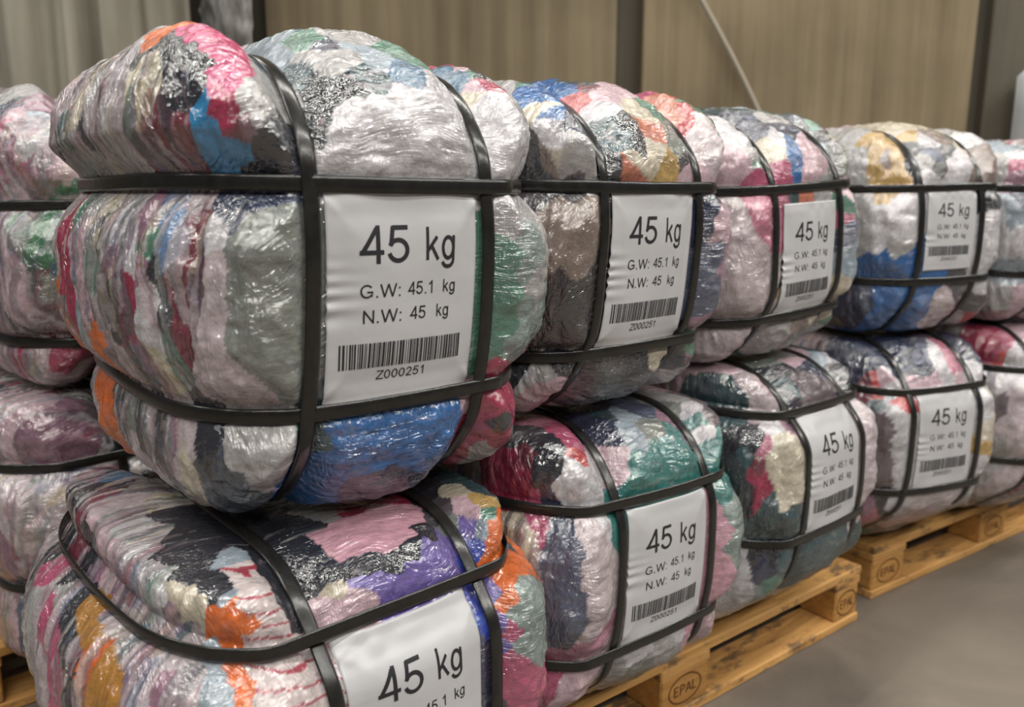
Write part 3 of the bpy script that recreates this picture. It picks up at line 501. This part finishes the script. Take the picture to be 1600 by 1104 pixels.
for _k, _g in LUMPS.items():
    SEEDS[_k] = [(x / 1000, y / 1000, z / 1000, CLOTH_COLOURS[c[0]], int(c[1])) for c, ps in _g.items() for (x, y, z) in ps]
#SEEDS_END
GROUP = 'strapped clothing bales on pallets'
# name: position, rotation (deg z, x, y), Bale arguments, label
BALES = {
 'b1': ((-0.002, -0.036, 0.922), (-3.8, 0, 0.5), dict(w=.2185, h=.241, sides=(False, True), side_lift=.03, L=.216, Rr=.235, T=.262, B=.268, D=.68, r=(.10, .19, .15), seed=1, step=.0027, bul=.024, crease=.034, taper=.092, lift=(.032, .008), free_top=True),
        'topmost front bale, pink top corner, large grey cloth left of its label'),
 'b2': ((0.463, 0.005, 0.920), (0.6, 0, 0.6), dict(crease=0.027, lift=(0.016, 0.016), w=.2185, h=.241, L=.222, Rr=.244, T=.255, B=.232, D=.62, r=(.10, .19, .15), seed=2, step=.0036, taper=.09, free_top=True),
        'second top-row bale from the front, blue shoulder over dark grey cloth'),
 'b3': ((0.960, 0.034, 0.921), (-2.0, 0, -2.1), dict(crease=0.021, lift=(0.008, 0.008), w=.2185, h=.241, L=.240, Rr=.240, T=.248, B=.215, D=.62, r=(.10, .19, .15), seed=3, step=.0045, lab=(-.085, .091, -.118, .092), taper=.0, free_top=True),
        'third top-row bale from the front, off-white cloth with a pink corner'),
 'b4': ((1.535, 0.003, 0.934), (-18.1, 0, -0.5), dict(crease=0.018, lift=(0.006, 0.006), w=.192, h=.212, L=.215, Rr=.230, T=.230, B=.245, D=.62, r=(.10, .17, .15), seed=4, step=.0052, lab=(-.078, .078, -.082, .102), free_top=True),
        'top-row bale with mustard cloth on its shoulder and bright blue underside'),
 'b5': ((1.985, -0.140, 0.934), (-18.0, 0, -0.2), dict(crease=0.018, lift=(0.006, 0.006), w=.192, h=.212, L=.230, Rr=.22, T=.205, B=.245, D=.62, r=(.10, .17, .15), seed=5, step=.006, lab=(-.078, .078, -.082, .102), free_top=True),
        'pale grey bale at the right edge of the upper row'),
 'c1': ((-0.030, -0.094, 0.460), (0.5, 0, -0.2), dict(under=0.06, w=.2185, h=.241, sides=(False, True), L=.258, Rr=.238, T=.188, B=.3155, D=.66, r=(.10, .20, .14), seed=6, step=.0027, bul=.024, crease=.034, lab=(-.094, .085, -.118, .108)),
        'front lower bale with orange, purple and red-striped cloth, label cut by the frame'),
 'c2': ((0.499, -0.023, 0.447), (-3.0, 0, 1.9), dict(crease=0.029, lift=(0.018, 0.018), under=0.10, w=.2185, h=.241, L=.270, Rr=.235, T=.233, B=.3075, D=.64, r=(.10, .21, .15), seed=7, step=.0034, lab=(-.094, .091, -.118, .106)),
        'lower-row bale with teal top and a long slate blue patch'),
 'c3': ((0.999, -0.039, 0.500), (-0.2, 0, 1.5), dict(crease=0.025, lift=(0.012, 0.012), under=0.11, w=.2185, h=.241, L=.250, Rr=.235, T=.202, B=.3585, D=.64, r=(.10, .24, .17), seed=8, step=.0042, lab=(-.094, .091, -.118, .108), taper=-.04),
        'lower-row bale with magenta and dark petrol cloth near the pallet gap'),
 'c4': ((1.502, -0.047, 0.456), (-17.8, 0, 0.7), dict(crease=0.020, lift=(0.008, 0.008), under=0.11, w=.2185, h=.241, L=.215, Rr=.232, T=.230, B=.3135, D=.62, r=(.10, .24, .17), seed=9, step=.005, lab=(-.09, .091, -.112, .116)),
        'lower-row whitish bale with navy top, first on the farther pallet'),
 'c5': ((1.960, -0.175, 0.464), (-18.4, 0, 0.1), dict(crease=0.020, lift=(0.008, 0.008), under=0.09, w=.2185, h=.241, L=.222, Rr=.215, T=.225, B=.3195, D=.62, r=(.10, .22, .17), seed=10, step=.006),
        'lower-row bale with pink and red top at the right edge'),
 'd1': ((0.0, 0.80, 0.89), (2, 0, 0), dict(w=.16, h=.241, L=.225, Rr=.225, T=.30, B=.215, D=.60, r=(.11, .15, .15), seed=11, step=.005, label=False, free_top=True),
        'upper bale with pink and green cloth behind the front stack, left edge'),
 'd2': ((0.0, 0.80, 0.44), (4, 0, 0), dict(w=.15, h=.225, L=.275, Rr=.225, T=.234, B=.2955, D=.60, r=(.11, .15, .15), seed=12, step=.005, label=False),
        'lower bale of pale mauve cloth behind the front stack, left edge'),
}
for key, (loc, rot, kw, lb) in BALES.items():
    B_ = Bale(**kw)
    yw, px, ry = [R(v) for v in rot]
    M_ = Matrix.Rotation(yw, 3, 'Z') @ Matrix.Rotation(px, 3, 'X') @ Matrix.Rotation(ry, 3, 'Y')
    root = empty('clothing_bale', loc, M_.to_euler())
    tag(root, lb, 'bale', GROUP)
    B_.build(root, SEEDS.get(key))

# ------------------------------------------------------------------ pallets
def box(bm, x0, x1, y0, y1, z0, z1, bev=0.003):
    r = bmesh.ops.create_cube(bm, size=1.0, matrix=Matrix.Translation(((x0 + x1) / 2, (y0 + y1) / 2, (z0 + z1) / 2)) @ Matrix.Diagonal((x1 - x0, y1 - y0, z1 - z0, 1)))
    ed = list({e for v in r['verts'] for e in v.link_edges})
    bmesh.ops.bevel(bm, geom=ed, offset=bev, segments=1, affect='EDGES')
def pallet(loc, yaw, length, xblocks, marks, label):
    root = empty('pallet', loc, (0, 0, R(yaw))); tag(root, label, 'pallet', 'wooden pallets under the bales')
    rnd = random.Random(int(length * 100)); D = 0.80
    for y0, y1 in ((0, .145), (.187, .287), (.328, .473), (.513, .613), (.655, .80)):
        bm = bmesh.new(); box(bm, 0, length, y0, y1, .122, .144); bm_obj('deck_board', bm, M_WOOD, root)
    for x0, x1 in xblocks:
        bm = bmesh.new(); box(bm, x0, x1, 0.002, D - .002, .100, .1218); bm_obj('cross_board', bm, M_WOOD, root)
        for y0, y1 in ((.004, .100), (.3275, .4725), (.70, .796)):
            bm = bmesh.new(); box(bm, x0 + .003, x1 - .003, y0, y1, .0222, .0998, .004); b = bm_obj('block', bm, M_BLOCK, root)
            if y0 < .01 and (x0, x1) in marks:
                bm = bmesh.new(); cx = (x0 + x1) / 2; cz = .061; hw = min(.047, (x1 - x0) * .40)
                pt = lambda v: Vector((v.x, 0.0032, v.y))
                ribbon(bm, arc(cx, cz, hw, .030, 0, 360, 36), .0032, pt)
                k = 0.022; x = cx - hw * .72
                for ch in 'EPAL':
                    for st in GL[ch][0]:
                        ribbon(bm, [(x + a * hw * .42, cz - k / 2 + c * k) for a, c in st], .0030, pt)
                    x += hw * .38
                ext = bmesh.ops.extrude_face_region(bm, geom=bm.faces[:]); bmesh.ops.translate(bm, vec=(0, 0.0006, 0), verts=[v for v in ext['geom'] if isinstance(v, bmesh.types.BMVert)])
                bm_obj('branded_mark', bm, M_BRAND, b)
    for y0, y1 in ((0, .100), (.3275, .4725), (.70, .80)):
        bm = bmesh.new(); box(bm, 0, length, y0, y1, 0.0, .022); bm_obj('bottom_board', bm, M_WOOD, root)
def yawp(cx, cy, yaw, dx, dy=0): c, q = math.cos(R(yaw)), math.sin(R(yaw)); return (cx + c * dx - q * dy, cy + q * dx + c * dy, 0)
L1 = 1.64
pallet(yawp(1.363, 0.062, -4.4, -L1), -4.4, L1, [(0, .1), (.44, .585), (L1 - .70, L1 - .555), (L1 - .10, L1)], [(L1 - .70, L1 - .555), (L1 - .10, L1)],
       'nearer wooden pallet with dirty bottom board under the front bales')
pallet((1.487, 0.088, 0), -8.0, 1.2, [(0, .145), (.5275, .6725), (1.055, 1.2)], [(0, .145), (.5275, .6725)], 'farther wooden pallet right of the pallet gap')
pallet((-.42, 1.02, 0), 2, 1.2, [(0, .145), (.5275, .6725), (1.055, 1.2)], [], 'wooden pallet behind the front stack, glimpsed at the lower left edge')

# ------------------------------------------------------------------ floor and back wall
def floor_mat():
    m, n, l, p = new_mat('worn_concrete_floor'); tc = N(n, 'ShaderNodeTexCoord')
    t = N(n, 'ShaderNodeTexNoise', i_Scale=2.2, i_Detail=7.0, i_Roughness=0.62, i_Distortion=0.5); l.new(tc.outputs['Object'], t.inputs['Vector'])
    cr = N(n, 'ShaderNodeValToRGB'); l.new(t.outputs[0], cr.inputs[0])
    cr.color_ramp.elements[0].position = .3; cr.color_ramp.elements[0].color = lin4((88, 80, 73)); cr.color_ramp.elements[1].position = .7; cr.color_ramp.elements[1].color = lin4((121, 112, 102))
    l.new(cr.outputs[0], p.inputs['Base Color']); p.inputs['Roughness'].default_value = .55; p.inputs['Specular IOR Level'].default_value = .3
    t2 = N(n, 'ShaderNodeTexNoise', i_Scale=60.0, i_Detail=4.0); l.new(tc.outputs['Object'], t2.inputs['Vector'])
    b = N(n, 'ShaderNodeBump', i_Distance=.002, i_Strength=.4); l.new(t2.outputs[0], b.inputs['Height']); l.new(b.outputs[0], p.inputs['Normal']); return m
bm = bmesh.new(); box(bm, -6, 9, -6, 8, -.1, 0, .001); tag(bm_obj('floor', bm, floor_mat()), kind='structure')

def board_mat(name, c0, c1, sx=14.0):
    m, n, l, p = new_mat(name); tc = N(n, 'ShaderNodeTexCoord')
    mp = N(n, 'ShaderNodeMapping'); mp.inputs['Scale'].default_value = (sx, sx, .5); l.new(tc.outputs['Object'], mp.inputs[0])
    t = N(n, 'ShaderNodeTexNoise', i_Scale=1.0, i_Detail=6.0, i_Roughness=.6); l.new(mp.outputs[0], t.inputs['Vector'])
    t2 = N(n, 'ShaderNodeTexNoise', i_Scale=1.6, i_Detail=4.0); l.new(tc.outputs['Object'], t2.inputs['Vector'])
    v = math_(n, l, 'ADD', math_(n, l, 'MULTIPLY', t.outputs[0], .55), math_(n, l, 'MULTIPLY', t2.outputs[0], .45))
    cr = N(n, 'ShaderNodeValToRGB'); l.new(v, cr.inputs[0])
    cr.color_ramp.elements[0].position = .36; cr.color_ramp.elements[0].color = lin4(c0); cr.color_ramp.elements[1].position = .64; cr.color_ramp.elements[1].color = lin4(c1)
    l.new(cr.outputs[0], p.inputs['Base Color']); p.inputs['Roughness'].default_value = .8
    b = N(n, 'ShaderNodeBump', i_Distance=.006, i_Strength=.5); l.new(v, b.inputs['Height']); l.new(b.outputs[0], p.inputs['Normal']); return m
M_WALL = board_mat('dark_concrete_wall', (66, 60, 50), (88, 82, 70)); M_PANEL = board_mat('weathered_brown_panel', (90, 78, 58), (128, 115, 90))
M_PANEL2 = board_mat('weathered_tan_panel', (98, 85, 63), (138, 124, 98)); M_TARP = board_mat('pale_grey_tarpaulin', (118, 113, 101), (170, 165, 152), 6.0)
M_DTARP = board_mat('dark_crumpled_tarpaulin', (58, 57, 56), (150, 148, 144), 9.0); M_WHITE = board_mat('white_wrap_film', (170, 174, 178), (214, 217, 220), 8.0)
H = R(-41.6)
WR = Matrix.Translation((cam.location.x, cam.location.y, 0)) @ Matrix.Rotation(H, 4, 'Z')    # wall stands square to this heading
def wall_box(name, x0, x1, y0, y1, z0, z1, mat, bev=.004):
    bm = bmesh.new(); box(bm, x0, x1, y0, y1, z0, z1, bev); o = bm_obj(name, bm, mat); o.matrix_world = WR; return o
WD = 3.6
tag(wall_box('wall_back', -6, 7, WD + .08, WD + .3, 0, 4.8, M_WALL), kind='structure')
k = WD / 1330
for a, b, z1, mt, dy in ((428, 958, 4.5, M_PANEL, 0), (998, 1500, 4.5, M_PANEL2, -.01), (1528, 1600, 4.5, M_WALL, .02), (1612, 2100, 4.5, M_PANEL, 0), (2120, 2600, 4.5, M_PANEL2, 0)):
    o = wall_box('trim_%d' % (1 + int(a) // 400), (a - 800) * k, (b - 800) * k, WD - .0 + dy, WD + .08, 0.0, z1, mt, .006); tag(o, kind='structure')
def drape(name, x0, x1, y, z0, z1, amp, freq, mat, seed, crumple=0.0):
    nx, nz = 160, 120; U, V = np.meshgrid(np.linspace(0, 1, nx), np.linspace(0, 1, nz), indexing='ij'); U = U.ravel(); V = V.ravel()
    x = x0 + (x1 - x0) * U; z = z0 + (z1 - z0) * V
    P = np.stack([x * freq, V * .5, V * 0 + seed], 1)
    y0 = y + amp * (vnoise(P, seed) + .5 * vnoise(P * np.array([2.3, 1, 1]), seed + 4)) + crumple * (0.5 - np.abs(fbm(np.stack([x * 15, z * 11, z * 0], 1), seed, 5)))
    F0 = np.stack([x, y0, z], 1); B0 = F0 + np.array([0, .004, 0]); idx = np.arange(nx * nz).reshape(nx, nz)
    F = np.stack([idx[:-1, :-1], idx[1:, :-1], idx[1:, 1:], idx[:-1, 1:]], -1).reshape(-1, 4); n0 = nx * nz
    ring = list(idx[:, 0]) + list(idx[-1, 1:]) + list(idx[-2::-1, -1]) + list(idx[0, -2:0:-1])
    sd = np.array([(ring[i], ring[i] + n0, ring[(i + 1) % len(ring)] + n0, ring[(i + 1) % len(ring)]) for i in range(len(ring))])
    o = mesh_obj(name, np.vstack([F0, B0]), np.vstack([F, F[:, ::-1] + n0, sd]), mat); o.matrix_world = WR; return o
tag(drape('hanging_tarpaulin', -2.9, (345 - 800) * k, WD - .26, 0, 3.4, .15, 7.0, M_TARP, 3), 'pale grey tarpaulin hanging in vertical folds against the back wall', 'tarpaulin')
tag(drape('hanging_tarpaulin', (348 - 800) * k, (424 - 800) * k, WD - .17, 0, 3.3, .03, 9, M_DTARP, 8, .09), 'dark grey crumpled tarpaulin between pale tarpaulin and brown wall panel', 'tarpaulin')
# cable
def tube(bm, pts, r, seg=8):
    rings = []
    for i, p in enumerate(pts):
        d = (pts[min(i + 1, len(pts) - 1)] - pts[max(i - 1, 0)]).normalized(); a = d.orthogonal().normalized(); b = d.cross(a)
        rings.append([bm.verts.new(p + a * r * math.cos(2 * math.pi * j / seg) + b * r * math.sin(2 * math.pi * j / seg)) for j in range(seg)])
    for A, B2 in zip(rings, rings[1:]):
        for j in range(seg): bm.faces.new((A[j], A[(j + 1) % seg], B2[(j + 1) % seg], B2[j]))
    bm.faces.new(rings[0][::-1]); bm.faces.new(rings[-1])
bm = bmesh.new(); a = Vector((.73, WD - .05, 1.82)); b = Vector((1.02, WD - .045, 1.30))
tube(bm, [a + (b - a) * t + Vector((.02 * math.sin(t * 2.2), 0, 0)) for t in np.linspace(-3.5, 2.0, 30)], .011)
o = bm_obj('cable', bm, flat_mat('grey_cable_sheath', (150, 142, 128), .6), None, True); o.matrix_world = WR; tag(o, 'grey cable running diagonally down the tan wall panel', 'cable')
bm = bmesh.new(); box(bm, 2.05, 2.9, WD - .26, WD - .02, 0, 1.52, .04)
bmesh.ops.subdivide_edges(bm, edges=bm.edges[:], cuts=10, use_grid_fill=True)
o = bm_obj('wrapped_stack', bm, M_WHITE, None, True); o.matrix_world = WR; tag(o, 'white film-wrapped stack standing by the back wall at the right edge', 'wrapped stack')
